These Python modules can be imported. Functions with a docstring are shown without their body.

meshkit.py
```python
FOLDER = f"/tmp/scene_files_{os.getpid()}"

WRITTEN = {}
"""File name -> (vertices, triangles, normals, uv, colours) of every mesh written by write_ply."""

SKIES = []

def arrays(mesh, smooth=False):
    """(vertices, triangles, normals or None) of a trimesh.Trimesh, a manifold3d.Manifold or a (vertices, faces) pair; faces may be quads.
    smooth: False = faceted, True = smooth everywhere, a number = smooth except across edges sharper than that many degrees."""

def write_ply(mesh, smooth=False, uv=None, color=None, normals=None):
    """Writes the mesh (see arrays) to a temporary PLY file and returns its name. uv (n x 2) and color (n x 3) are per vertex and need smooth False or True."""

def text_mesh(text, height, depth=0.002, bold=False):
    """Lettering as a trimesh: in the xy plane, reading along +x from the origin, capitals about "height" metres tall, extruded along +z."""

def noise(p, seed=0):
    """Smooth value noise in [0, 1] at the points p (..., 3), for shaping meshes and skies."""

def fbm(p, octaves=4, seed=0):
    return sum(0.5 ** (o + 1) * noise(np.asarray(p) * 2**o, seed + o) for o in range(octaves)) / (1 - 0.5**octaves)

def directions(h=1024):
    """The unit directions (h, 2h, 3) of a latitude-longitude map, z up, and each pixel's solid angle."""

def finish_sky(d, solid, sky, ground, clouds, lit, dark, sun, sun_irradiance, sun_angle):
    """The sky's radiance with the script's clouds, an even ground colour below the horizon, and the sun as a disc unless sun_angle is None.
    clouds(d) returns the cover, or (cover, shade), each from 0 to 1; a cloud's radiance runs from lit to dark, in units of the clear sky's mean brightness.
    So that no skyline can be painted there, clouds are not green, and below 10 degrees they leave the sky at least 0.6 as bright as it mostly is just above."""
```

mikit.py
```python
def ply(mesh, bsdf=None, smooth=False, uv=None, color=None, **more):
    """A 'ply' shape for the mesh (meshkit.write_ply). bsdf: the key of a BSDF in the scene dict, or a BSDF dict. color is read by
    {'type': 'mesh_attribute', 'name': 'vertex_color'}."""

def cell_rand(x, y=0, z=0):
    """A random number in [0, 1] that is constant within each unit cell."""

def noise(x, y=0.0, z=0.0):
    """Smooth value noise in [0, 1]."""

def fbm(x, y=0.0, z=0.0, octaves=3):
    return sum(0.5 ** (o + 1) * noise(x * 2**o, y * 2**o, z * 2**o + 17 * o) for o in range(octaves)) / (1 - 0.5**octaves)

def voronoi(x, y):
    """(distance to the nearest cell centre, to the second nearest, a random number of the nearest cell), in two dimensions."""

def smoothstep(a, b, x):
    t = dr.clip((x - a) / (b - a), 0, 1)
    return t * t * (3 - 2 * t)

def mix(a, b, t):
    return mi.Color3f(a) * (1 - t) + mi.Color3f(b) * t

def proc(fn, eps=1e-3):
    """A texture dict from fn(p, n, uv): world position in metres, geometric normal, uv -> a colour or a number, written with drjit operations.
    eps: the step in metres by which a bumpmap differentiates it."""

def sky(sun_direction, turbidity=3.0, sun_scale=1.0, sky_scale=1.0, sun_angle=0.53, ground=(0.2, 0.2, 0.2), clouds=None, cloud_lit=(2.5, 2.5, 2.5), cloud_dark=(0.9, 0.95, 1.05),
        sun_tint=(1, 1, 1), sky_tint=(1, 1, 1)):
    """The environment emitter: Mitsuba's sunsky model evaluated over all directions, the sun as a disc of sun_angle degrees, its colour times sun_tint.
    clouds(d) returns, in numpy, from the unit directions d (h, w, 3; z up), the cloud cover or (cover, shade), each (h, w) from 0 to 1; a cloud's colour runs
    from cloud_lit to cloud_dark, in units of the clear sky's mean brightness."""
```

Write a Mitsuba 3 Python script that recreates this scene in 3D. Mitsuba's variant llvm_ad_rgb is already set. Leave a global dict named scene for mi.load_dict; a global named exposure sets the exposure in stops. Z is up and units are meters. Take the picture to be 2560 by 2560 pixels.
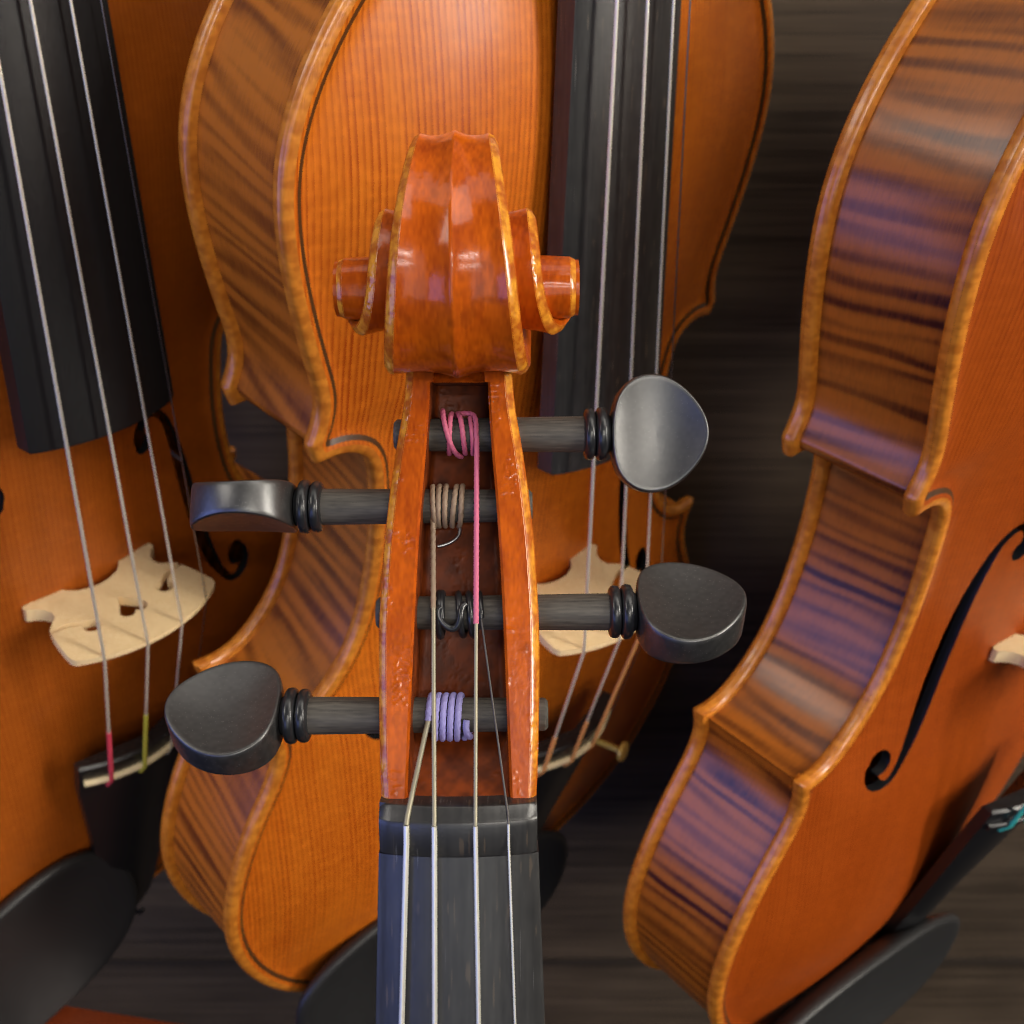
import math, json
import numpy as np, trimesh, mitsuba as mi, drjit as dr
import manifold3d as m3
import shapely.geometry as sg, shapely.ops as so, shapely.affinity as sa
from scipy.interpolate import CubicSpline, PchipInterpolator
from scipy.spatial import Delaunay, cKDTree
from scipy.ndimage import gaussian_filter, map_coordinates
import mikit, meshkit
from mikit import proc, noise, fbm, cell_rand, smoothstep, mix

T4 = mi.ScalarTransform4f
scene, labels = {}, {}

# ------------------------------------------------------------------ camera
# A phone held 1.3 m up, 0.16 m from the nearest violin, pitched 30 degrees down.
PITCH, CAM_Z, FPX = math.radians(30.0), 1.30, 2680.0
cp_, sp_ = math.cos(PITCH), math.sin(PITCH)
CAM2W = np.array([[1, 0, 0], [0, -sp_, cp_], [0, -cp_, -sp_]])       # camera axes (right, down, forward) in the world
CAM_POS = np.array([0, 0, CAM_Z])
fwd = CAM2W[:, 2]
scene['camera'] = {'type': 'thinlens', 'fov': math.degrees(2 * math.atan(1280 / FPX)), 'fov_axis': 'x',
                   'aperture_radius': 0.00062, 'focus_distance': 0.171, 'near_clip': 0.02, 'far_clip': 20.0,
                   'to_world': T4().look_at(origin=CAM_POS.tolist(), target=(CAM_POS + fwd).tolist(), up=[0, 0, 1])}
exposure = -0.23

# ------------------------------------------------------------------ lamps (a shop's ceiling lights and windows, an added pale panel behind the camera)
def lamp_panel(key, centre, ax, ay, hx, hy, rgb, label, cat, group=None):
    """A flat luminous panel in a shallow housing; ax, ay span it, ax x ay is the side that shines."""
    ax, ay = np.array(ax, float), np.array(ay, float)
    ax /= np.linalg.norm(ax); ay /= np.linalg.norm(ay)
    az = np.cross(ax, ay)
    M = np.eye(4); M[:3, 0], M[:3, 1], M[:3, 2], M[:3, 3] = ax * hx, ay * hy, az, centre
    scene[key + '__diffuser'] = {'type': 'rectangle', 'to_world': T4(M), 'bsdf': {'type': 'diffuse', 'reflectance': {'type': 'rgb', 'value': [.6, .6, .6]}},
                                 'emitter': {'type': 'area', 'radiance': {'type': 'rgb', 'value': list(rgb)}}}
    h = trimesh.creation.box([2 * hx + .03, 2 * hy + .03, .04]); h.apply_translation([0, 0, -.025])
    M2 = np.eye(4); M2[:3, 0], M2[:3, 1], M2[:3, 2], M2[:3, 3] = ax, ay, az, centre
    h.apply_transform(M2)
    scene[key + '__housing'] = mikit.ply(h, {'type': 'diffuse', 'reflectance': {'type': 'rgb', 'value': [.7, .7, .7]}})
    labels[key] = {'label': label, 'category': cat}
    if group: labels[key]['group'] = group

W_ = np.array([1.0, .93, .82])
DN = dict(ax=(1, 0, 0), ay=(0, -1, 0))
lamp_panel('ceiling_light', (.84, -1.80, CAM_Z + 1.25), hx=.64, hy=.018, rgb=W_ * 190, label='slim white ceiling strip light nearer the violins', cat='ceiling light', group='ceiling strip lights', **DN)
lamp_panel('ceiling_light_001', (1.15, -2.90, CAM_Z + 1.25), hx=.90, hy=.024, rgb=W_ * 190, label='slim white ceiling strip light farther from the violins', cat='ceiling light', group='ceiling strip lights', **DN)
lamp_panel('ceiling_light_002', (.68, -.02, CAM_Z + 1.20), hx=.45, hy=.40, rgb=W_ * 3.6, label='square white ceiling light above the right side of the violins', cat='ceiling light', **DN)
lamp_panel('ceiling_light_003', (-1.50, -.50, CAM_Z + 1.20), hx=.45, hy=.45, rgb=W_ * 6.6, label='square white ceiling light at the far left', cat='ceiling light', **DN)
lamp_panel('ceiling_light_004', (-.35, .44, CAM_Z + 1.21), hx=.70, hy=.42, rgb=W_ * 1.4, label='large dim ceiling light straight above the violins', cat='ceiling light', **DN)
lamp_panel('light_panel', (1.36, -.36, CAM_Z + .48), ax=(-.42, -.91, 0), ay=(0, 0, 1), hx=.13, hy=.46, rgb=W_ * 34, label='tall upright light panel at the right', cat='light panel')
lamp_panel('shop_window', (-1.40, -.40, CAM_Z - .15), ax=(0, 1, 0), ay=(0, 0, 1), hx=.60, hy=.42, rgb=np.array([.40, .70, 2.6]), label='low shop window with blue daylight at the left', cat='window')
lamp_panel('shop_window_001', (.05, -4.4, CAM_Z + 1.30), ax=(-1, 0, 0), ay=(0, 0, 1), hx=1.3, hy=1.9, rgb=np.array([.90, .96, 1.0]) * .9, label='tall pale panel added as fill light behind the camera', cat='window')  # added glowing panel, stands in for the lit room behind the camera
lamp_panel('shop_window_002', (-1.30, -2.2, CAM_Z + .05), ax=(-.87, .5, 0), ay=(0, 0, 1), hx=.45, hy=.50, rgb=np.array([.42, .80, 3.0]), label='blue daylight shop window behind the camera at its left', cat='window')

# ------------------------------------------------------------------ materials
def rgbv(c): return {'type': 'rgb', 'value': list(c)}
def two(d): return {'type': 'twosided', 'b': d}
def varnish(fn, rough=.38, coat=1.0, gloss=.96, bump=None, scale=1.0, spec=.5, eps=2e-4):
    d = {'type': 'principled', 'base_color': proc(fn), 'roughness': rough, 'specular': spec, 'clearcoat': coat, 'clearcoat_gloss': gloss}
    if bump is not None:
        d = {'type': 'bumpmap', 'arbitrary': proc(bump, eps=eps), 'scale': scale, 'bsdf': d}
    return two(d)

def spruce(light, dark, seed, k_line=.72):
    def fn(p, n, uv):
        u, v = uv.x * 1000, uv.y * 1000                                    # millimetres across and along the grain
        uu = u + 2.2 * noise(u * .03 + seed, v * .012) + .25 * noise(u * .4, v * .05 + seed)
        kk = uu / 1.45
        ph = kk - dr.floor(kk)
        line = smoothstep(.30, .92, ph) * (1 - smoothstep(.94, 1.0, ph)) * (.45 + .55 * cell_rand(kk, seed))
        fleck = noise(u * 1.2 + seed, v * .55) * noise(u * .25, v * .9)
        cloud = fbm(u * .045 + seed, v * .03, 3.1)
        fine = noise(u * 6, v * .5, seed)
        t = dr.clip(.28 + k_line * line + (.72 - k_line) * .35 + .45 * (cloud - .5) - .35 * fleck + .22 * (fine - .5), 0, 1)
        return mix(light, dark, t)
    return fn

def maple_flame(light, dark, slope, seed, freq=.11):
    def fn(p, n, uv):
        a, w = uv.x * 1000, uv.y * 1000
        s = a + slope * w + .9 * noise(w * .07 + seed, a * .03)
        drift = 3.2 * noise(s * .055 + seed, w * .010) + .7 * noise(s * .19, w * .04 + seed)
        bars = .5 + .5 * dr.sin(2 * math.pi * (s * freq + drift))
        f2 = noise(s * freq * 2.1 + seed, w * .02)
        f3 = noise(s * freq * 4.6, w * .045 + seed)
        amp = .50 + .70 * noise(s * .06 + 3 * seed, w * .045)
        t = smoothstep(.22, .92, .42 * bars + .42 * f2 + .22 * f3) * amp
        pore = noise(w * 5.5, a * .5 + seed)
        patch = fbm(a * .025 + seed, w * .06, 1.7)
        t = dr.clip(t + .30 * (pore - .5) + .45 * (patch - .5), 0, 1)
        return mix(light, dark, t)
    return fn

def head_wood(p, n, uv):
    x, y, z = p.x * 1000, p.y * 1000, p.z * 1000
    g = fbm(x * .9, z * .35, y * .35, octaves=3)
    b = fbm(x * .22 + 4, z * .16, y * .16, octaves=2)
    pore = noise(x * 3.2, z * .9, y * .9)
    fl = noise(x * 1.1 + 9, z * .22, y * .22)
    t = dr.clip(.40 + .40 * (g - .5) + .55 * (b - .5) + .40 * (pore - .5) + .35 * (fl - .5), 0, 1)
    smudge = smoothstep(.60, .76, fbm(x * .45 + 2, z * .30, y * .30, octaves=3))
    return mix(mix((.56, .105, .004), (.22, .023, .002), t), (.060, .012, .004), smudge * .22)
def head_bump(p, n, uv):
    x, y, z = p.x * 1000, p.y * 1000, p.z * 1000
    bead = smoothstep(.45, .95, noise(x * 1.9, z * 1.6, y * 1.6)) * smoothstep(.46, .62, noise(x * .35 + 3, z * .16, y * .16))
    return .000020 * (fbm(x * 1.1, z * .8, y * .8, octaves=2) - .5) + .000010 * noise(x * 3.5, z * 2.2, y * 2.2) + .00009 * bead
def scroll_bump(p, n, uv):
    x, y, z = p.x * 1000, p.y * 1000, p.z * 1000
    return .000055 * (fbm(x * .55, z * .5, y * .5, octaves=2) - .5) + .000008 * noise(x * 3.5, z * 2.5, y * 2.5)
def gold_edge(p, n, uv):
    x, y, z = p.x * 1000, p.y * 1000, p.z * 1000
    t = fbm(x * .5, y * .5, z * .5, octaves=3)
    t2 = fbm(x * 1.6 + 2, y * 1.6, z * 1.6, octaves=2)
    return mix((.70, .29, .022), (.40, .085, .005), dr.clip(smoothstep(.25, .75, t) + .8 * (t2 - .5), 0, 1))
def edge_body(p, n, uv):
    x, y, z = p.x * 1000, p.y * 1000, p.z * 1000
    t = fbm(x * .5, y * .5, z * .5, octaves=2)
    wear = smoothstep(.60, .78, fbm(x * .13 + 5, y * .13, z * .10, octaves=3))
    band = smoothstep(.55, .85, noise(x * .3, y * .3, z * 1.25)) * .25
    return mix(mix((.58, .205, .021), (.42, .122, .011), dr.clip(smoothstep(.25, .8, t) + band, 0, 1)), (.26, .065, .007), wear * .45)
def ebony_fn(p, n, uv):
    x, y, z = p.x * 1000, p.y * 1000, p.z * 1000
    t = noise(x * 2.5, z * .12, y * .12) * .6 + noise(x * .8, z * .3, y * .3) * .4
    pale = smoothstep(.78, .92, noise(x * 2.2, z * .22 + 9, y * .22))
    scr = smoothstep(.86, .93, noise(x * 5.5, z * .16 + 4, y * .16)) * smoothstep(.5, .7, noise(x * .3, z * .12, y * .12 + 6))
    return mix(mix(mix((.014, .014, .015), (.036, .035, .034), t), (.085, .064, .044), pale * .6), (.17, .17, .17), scr * .35)
def shaft_fn(p, n, uv):
    x, y, z = p.x * 1000, p.y * 1000, p.z * 1000
    t = noise(x * .25, z * 3.0, y * 3.0) * .7 + noise(x * .9, z * 5, y * 5) * .3
    return mix((.025, .022, .019), (.105, .095, .080), t)
def wall_fn(p, n, uv):
    x, y, z = p.x * 1000, p.y * 1000, p.z * 1000
    row = dr.floor(z / 103.0)
    g = fbm(x * .012 + 31 * row, z * .55, row, octaves=3)
    f = noise(x * .05, z * 2.2, row)
    k = fbm(x * .02 + 7 * row, z * .03, 2.0)
    return mix((.088, .062, .040), (.036, .025, .016), dr.clip(.5 + 1.1 * (g - .5) + .5 * (f - .5) + .8 * (k - .5), 0, 1))
def bridge_fn(p, n, uv):
    x, y, z = p.x * 1000, p.y * 1000, p.z * 1000
    t = noise(x * 1.5, z * 3.0, y * 1.5) * .6 + fbm(x * .3, z * .4, y * .3) * .4
    return mix((.82, .64, .37), (.70, .50, .25), t)
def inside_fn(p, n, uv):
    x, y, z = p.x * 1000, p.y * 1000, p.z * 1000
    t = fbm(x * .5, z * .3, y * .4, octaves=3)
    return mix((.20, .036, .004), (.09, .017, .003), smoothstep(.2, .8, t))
def dust_fn(p, n, uv):
    x, y, z = p.x * 1000, p.y * 1000, p.z * 1000
    s = smoothstep(.83, .93, noise(x * 5, z * 5, y * 5))
    return mix(mix((.011, .011, .011), (.022, .021, .021), noise(x * 1.5, z * 1.5, y * 1.5)), (.09, .085, .08), s * .5)

MAT = {
    'spruce_amber': varnish(spruce((.64, .172, .011), (.33, .042, .002), 3.0), rough=.36, coat=.3, gloss=.88, spec=.28),
    'spruce_red': varnish(spruce((.34, .062, .005), (.205, .027, .002), 11.0), rough=.36, coat=.3, gloss=.88, spec=.28),
    'spruce_brown': varnish(spruce((.36, .088, .008), (.23, .041, .003), 23.0, .40), rough=.36, coat=.3, gloss=.88, spec=.28),
    'flame_warm': varnish(maple_flame((.43, .128, .013), (.065, .009, .002), -.28, 5.0, .17), rough=.34, coat=.4, gloss=.88, spec=.36),
    'flame_dark': varnish(maple_flame((.35, .100, .009), (.040, .005, .002), .10, 14.0, .18), rough=.31, coat=.6, gloss=.90, spec=.45),
    'edge_gold': varnish(edge_body, rough=.30, coat=1.0, gloss=.93),
    'head_face': varnish(head_wood, rough=.15, coat=.4, gloss=.985, bump=head_bump, spec=.32),
    'head_scroll': varnish(head_wood, rough=.15, coat=.4, gloss=.985, bump=scroll_bump, spec=.30),
    'head_edge': varnish(gold_edge, rough=.20, coat=1.0, gloss=.97, bump=head_bump),
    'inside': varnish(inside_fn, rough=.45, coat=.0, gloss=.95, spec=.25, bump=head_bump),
    'ebony': two({'type': 'principled', 'base_color': proc(ebony_fn), 'roughness': .34, 'specular': .7}),
    'peg_black': two({'type': 'principled', 'base_color': proc(dust_fn), 'roughness': .38, 'eta': 2.0}),
    'peg_shaft': two({'type': 'principled', 'base_color': proc(shaft_fn), 'roughness': .55, 'specular': .4}),
    'black_gloss': two({'type': 'principled', 'base_color': rgbv((.010, .010, .011)), 'roughness': .33, 'specular': .5}),
    'chin_ebony': two({'type': 'principled', 'base_color': rgbv((.021, .021, .022)), 'roughness': .42, 'specular': .5}),
    'ebony_black': two({'type': 'principled', 'base_color': rgbv((.011, .011, .012)), 'roughness': .40, 'specular': .45}),
    'purfling': two({'type': 'principled', 'base_color': rgbv((.060, .024, .007)), 'roughness': .4, 'specular': .5}),
    'maple_bridge': two({'type': 'principled', 'base_color': proc(bridge_fn), 'roughness': .6, 'specular': .3}),
    'pale_wood': two({'type': 'diffuse', 'reflectance': rgbv((.40, .27, .15))}),
    'ivory': two({'type': 'principled', 'base_color': rgbv((.72, .58, .34)), 'roughness': .35}),
    'string_metal': two({'type': 'principled', 'base_color': rgbv((.94, .90, .76)), 'roughness': .36, 'metallic': .7, 'specular': .8}),
    'steel': two({'type': 'principled', 'base_color': rgbv((.40, .40, .42)), 'roughness': .3, 'metallic': 1.0}),
    'string_tarnished': two({'type': 'principled', 'base_color': rgbv((.32, .29, .205)), 'roughness': .45, 'metallic': .5}),  # same winding metal above the nut, its dimmer reflection put into the olive colour
    'steel_dark': two({'type': 'principled', 'base_color': rgbv((.10, .09, .085)), 'roughness': .45, 'metallic': .6}),
    'brass': two({'type': 'principled', 'base_color': rgbv((.80, .52, .12)), 'roughness': .32, 'metallic': .5}),
    'silk_pink': two({'type': 'principled', 'base_color': rgbv((.58, .13, .22)), 'roughness': .6, 'sheen': .4}),
    'silk_lavender': two({'type': 'principled', 'base_color': rgbv((.27, .245, .52)), 'roughness': .6, 'sheen': .5}),
    'silk_brown': two({'type': 'principled', 'base_color': rgbv((.26, .18, .12)), 'roughness': .6, 'sheen': .3}),
    'silk_red': two({'type': 'principled', 'base_color': rgbv((.60, .05, .09)), 'roughness': .6}),
    'silk_lime': two({'type': 'principled', 'base_color': rgbv((.45, .42, .05)), 'roughness': .6}),
    'silk_teal': two({'type': 'principled', 'base_color': rgbv((.05, .50, .42)), 'roughness': .5}),
    'silk_orange': two({'type': 'principled', 'base_color': rgbv((.62, .28, .09)), 'roughness': .6}),
    'string_black': two({'type': 'principled', 'base_color': rgbv((.015, .016, .018)), 'roughness': .28, 'specular': .6}),
    'wall_wood': two({'type': 'principled', 'base_color': proc(wall_fn), 'roughness': .55, 'specular': .35}),
    'wall_joint': two({'type': 'principled', 'base_color': rgbv((.030, .022, .016)), 'roughness': .7, 'specular': .2}),  # dark tone that carries the shade of the plank gaps
    'rail_red': varnish(spruce((.20, .034, .005), (.11, .014, .003), 41.0), rough=.4, coat=.5),
}
for k_, d_ in MAT.items():
    scene['mat_' + k_] = d_

# ------------------------------------------------------------------ helpers
def numbered(key):
    if key not in USED:
        USED.add(key); return key
    i = 1
    while f'{key}_{i:03d}' in USED: i += 1
    USED.add(f'{key}_{i:03d}'); return f'{key}_{i:03d}'
USED = set()

def shape(mesh, mat, smooth=30, uvfn=None):
    """The shape dict of a mesh in millimetres (local frame); uvfn gives uv from the vertices."""
    v, f, n = meshkit.arrays(mesh, smooth)
    uv = None if uvfn is None else np.asarray(uvfn(v))
    path = meshkit.write_ply((v, f), False, uv, None, normals=n)
    return {'type': 'ply', 'filename': path, 'face_normals': n is None, 'bsdf': {'type': 'ref', 'id': 'mat_' + mat}}

def put(key, sh, M, label=None):
    key = numbered(key)
    scene[key] = {**sh, 'to_world': T4(np.asarray(M, float))}
    if label: labels[key] = {'label': label}
    return key

def grid_faces(nr, nc, closed=False):
    i, j = np.meshgrid(np.arange(nr - 1), np.arange(nc if closed else nc - 1), indexing='ij')
    a, b = i * nc + j, i * nc + (j + 1) % nc
    c, d = a + nc, b + nc
    return np.vstack([np.stack([a, b, d], -1).reshape(-1, 3), np.stack([a, d, c], -1).reshape(-1, 3)])

def loft(sections, cap=True):
    """A closed solid through sections of equal vertex count (each n x 3, all turning the same way)."""
    S = np.asarray(sections, float); nr, nc = S.shape[:2]
    v, f = S.reshape(-1, 3), grid_faces(nr, nc, True)
    if cap:
        c0, c1 = len(v), len(v) + 1
        v = np.vstack([v, S[0].mean(0), S[-1].mean(0)])
        j = np.arange(nc); k = (j + 1) % nc
        f = np.vstack([f, np.stack([np.full(nc, c0), k, j], -1), np.stack([np.full(nc, c1), (nr - 1) * nc + j, (nr - 1) * nc + k], -1)])
    m = trimesh.Trimesh(v, f, process=False)
    if m.volume < 0: m.invert()
    return m

def tube(path, r, sides=10, twist=None):
    """A round strand along a path (n x 3, mm); r a number or one per point."""
    p = np.asarray(path, float); n = len(p)
    t = np.gradient(p, axis=0); t /= np.linalg.norm(t, axis=1, keepdims=True)
    a = np.zeros_like(p); ref = np.array([1.0, 0, 0]) if abs(t[0][0]) < .8 else np.array([0, 0, 1.0])
    x = ref - t[0] * (ref @ t[0])
    for i in range(n):
        x = x - t[i] * (x @ t[i]); x /= np.linalg.norm(x); a[i] = x
    b = np.cross(t, a)
    ph = np.linspace(0, 2 * np.pi, sides, endpoint=False)
    rr = np.broadcast_to(r, (n,))[:, None, None]
    if twist is not None:                                    # a laid cord: two strands' lobes turning along it
        L = np.r_[0, np.cumsum(np.linalg.norm(np.diff(p, axis=0), axis=1))]
        rr = rr * (1 + .08 * np.cos(2 * (ph[None, :] - L[:, None] * twist)))[:, :, None]
    S = p[:, None] + rr * (np.cos(ph)[None, :, None] * a[:, None] + np.sin(ph)[None, :, None] * b[:, None])
    return loft(S)

def spline3(pts, n):
    p = np.asarray(pts, float); d = np.r_[0, np.cumsum(np.linalg.norm(np.diff(p, axis=0), axis=1))]
    return CubicSpline(d, p)(np.linspace(0, d[-1], n))

def lathe(prof, axis='x', sides=40):
    """Solid of revolution: prof rows (position along the axis, radius)."""
    prof = np.asarray(prof, float); ph = np.linspace(0, 2 * np.pi, sides, endpoint=False)
    S = np.stack([np.stack([np.full(sides, a), r * np.cos(ph), r * np.sin(ph)], -1) for a, r in prof])
    return loft(S)

def cat(*ms): return trimesh.util.concatenate([m for m in ms])
def to_man(m):
    m = m.copy(); m.merge_vertices()
    return m3.Manifold(m3.Mesh(np.asarray(m.vertices, np.float32), np.asarray(m.faces, np.uint32)))
def from_man(M):
    q = M.to_mesh(); return trimesh.Trimesh(q.vert_properties[:, :3], q.tri_verts, process=True)

# ------------------------------------------------------------------ the violin's body (mm; x across, y up towards the scroll, z out of the front; y = 0 at the bottom edge, z = 0 at the front edge)
SEG_LOW = [[0, 0], [25.0, 1.07], [50.2, 5.9], [75.6, 18.2], [95.4, 40.6], [106.1, 65.6], [108.0, 82.7], [104.7, 101.6], [97.7, 119.3], [91.5, 131.8], [90.0, 139.4], [91.9, 146.5]]
SEG_MID = [[92.3, 148.8], [82.6, 148.7], [73.3, 154.4], [65.4, 165.4], [60.9, 180.0], [59.0, 195.4], [59.3, 211.3], [62.3, 221.4], [69.1, 224.5], [76.2, 224.3]]
SEG_UP = [[78.2, 229.5], [75.6, 237.4], [77.4, 247.7], [81.5, 263.0], [84.1, 278.1], [83.9, 292.6], [76.9, 311.5], [63.3, 329.6], [45.8, 344.5], [23.8, 352.7], [0, 356]]
def seg_curve(cp, n, flat0=False, flat1=False):
    cp = np.array(cp, float); d = np.r_[0, np.cumsum(np.linalg.norm(np.diff(cp, axis=0), axis=1))]
    bc = ((1, [1.0, 0]) if flat0 else (2, [0, 0]), (1, [-1.0, 0]) if flat1 else (2, [0, 0]))
    return CubicSpline(d, cp, bc_type=bc)(np.linspace(0, d[-1], n))
half = np.vstack([seg_curve(SEG_LOW, 150, flat0=True), seg_curve(SEG_MID, 110), seg_curve(SEG_UP, 140, flat1=True)])
OUT = np.vstack([half, (half * [-1, 1])[::-1][1:-1]])
POLY = sg.Polygon(OUT).buffer(0)
def resample(ring, step):
    c = np.asarray(ring.coords); L = ring.length; n = max(8, int(L / step))
    return np.array([ring.interpolate(t * L / n).coords[0] for t in range(n)])
import shapely
EXT = POLY.exterior
shapely.prepare(EXT)
def edge_dist(p): return shapely.distance(shapely.points(np.asarray(p)[:, :2]), EXT)
# arching, smoothed on a grid
gx, gy = np.meshgrid(np.arange(-120, 121, 1.0), np.arange(-12, 369, 1.0))
gp = np.c_[gx.ravel(), gy.ravel()]
inside_g = shapely.contains_xy(POLY, gp[:, 0], gp[:, 1]).reshape(gx.shape)
gd = np.where(inside_g, edge_dist(gp).reshape(gx.shape), 0)
ARCH = gaussian_filter(np.where(gd > 6, 1 - np.exp(-(np.maximum(gd - 6, 0) / 30) ** 1.45), 0), 4.5)
def arch(p): return map_coordinates(ARCH, [p[:, 1] + 12, p[:, 0] + 120], order=1, mode='nearest')
def top_z(p, height=12.0):
    d = edge_dist(p)
    r = 1.7
    e = np.where(d < r, -r + np.sqrt(np.maximum(r * r - (r - d) ** 2, 0)), 0)
    s = np.clip((d - 2.4) / 4.2, 0, 1); dip = -1.5 * s * s * (3 - 2 * s) * np.exp(-np.maximum(d - 6.6, 0) / 9)
    return e + dip + height * arch(p)
def f_hole(sgn):
    path = np.array([(22.6, 199.2), (22.4, 203.5), (26.0, 206.6), (30.8, 204.2), (34.4, 197.5), (37.4, 187), (40.2, 173), (43.2, 158), (46.8, 144), (50.6, 135.6), (55.2, 131.2), (59.8, 132.6), (61.0, 137.2)])
    wid = np.array([2.6, 2.0, 1.2, 1.3, 1.9, 2.6, 3.1, 3.1, 2.4, 1.5, 1.2, 2.2, 2.9])
    d = np.r_[0, np.cumsum(np.linalg.norm(np.diff(path, axis=0), axis=1))]
    tt = np.linspace(0, d[-1], 90); c = CubicSpline(d, path)(tt); w = PchipInterpolator(d, wid)(tt)
    cs = [sg.Point(*a).buffer(b) for a, b in zip(c, w)]
    u = so.unary_union([so.unary_union([cs[i], cs[i + 1]]).convex_hull for i in range(len(cs) - 1)] + [sg.Point(23.2, 198.2).buffer(3.1), sg.Point(58.2, 139).buffer(4.1)])
    u = u.simplify(.06)
    return sa.scale(u, sgn, 1, origin=(0, 0)) if sgn < 0 else u
HOLES = [f_hole(1), f_hole(-1)]
RINGS = [0, .25, .8, 1.7, 2.7, 3.7, 4.9, 6.6, 9.0, 12.5]

def triangulate(holes):
    pts = []
    for d in RINGS:
        g = POLY.buffer(-d, join_style='mitre' if d == 0 else 'round') if d else POLY
        for q in getattr(g, 'geoms', [g]): pts.append(resample(q.exterior, .75 if d < 6 else 1.4))
    inner = POLY.buffer(-14.5)
    area = inner
    for h in holes:
        pts.append(resample(h.exterior, .7)); pts.append(resample(h.buffer(1.6).exterior, 1.5)); area = area.difference(h.buffer(2.6))
    xs, ys = np.meshgrid(np.arange(-110, 111, 4.0), np.arange(0, 360, 4.0)); xs = xs + (np.arange(len(ys)) % 2)[:, None] * 2.0
    g = np.c_[xs.ravel(), ys.ravel()]
    g = g[shapely.contains_xy(area, g[:, 0], g[:, 1])]
    P = np.vstack(pts + [g]); P = P[np.unique(P.round(3), axis=0, return_index=True)[1]]
    tri = Delaunay(P).simplices; c = P[tri].mean(1)
    ok = shapely.contains_xy(POLY, c[:, 0], c[:, 1])
    for h in holes: ok &= ~shapely.contains_xy(h, c[:, 0], c[:, 1])
    tri, c = tri[ok], c[ok]
    a = P[tri]; cr = (a[:, 1, 0] - a[:, 0, 0]) * (a[:, 2, 1] - a[:, 0, 1]) - (a[:, 1, 1] - a[:, 0, 1]) * (a[:, 2, 0] - a[:, 0, 0])
    tri[cr < 0] = tri[cr < 0][:, ::-1]
    return P, tri, c
def sub(P3, tri):
    used, inv = np.unique(tri, return_inverse=True)
    return trimesh.Trimesh(P3[used], inv.reshape(-1, 3), process=False)
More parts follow.
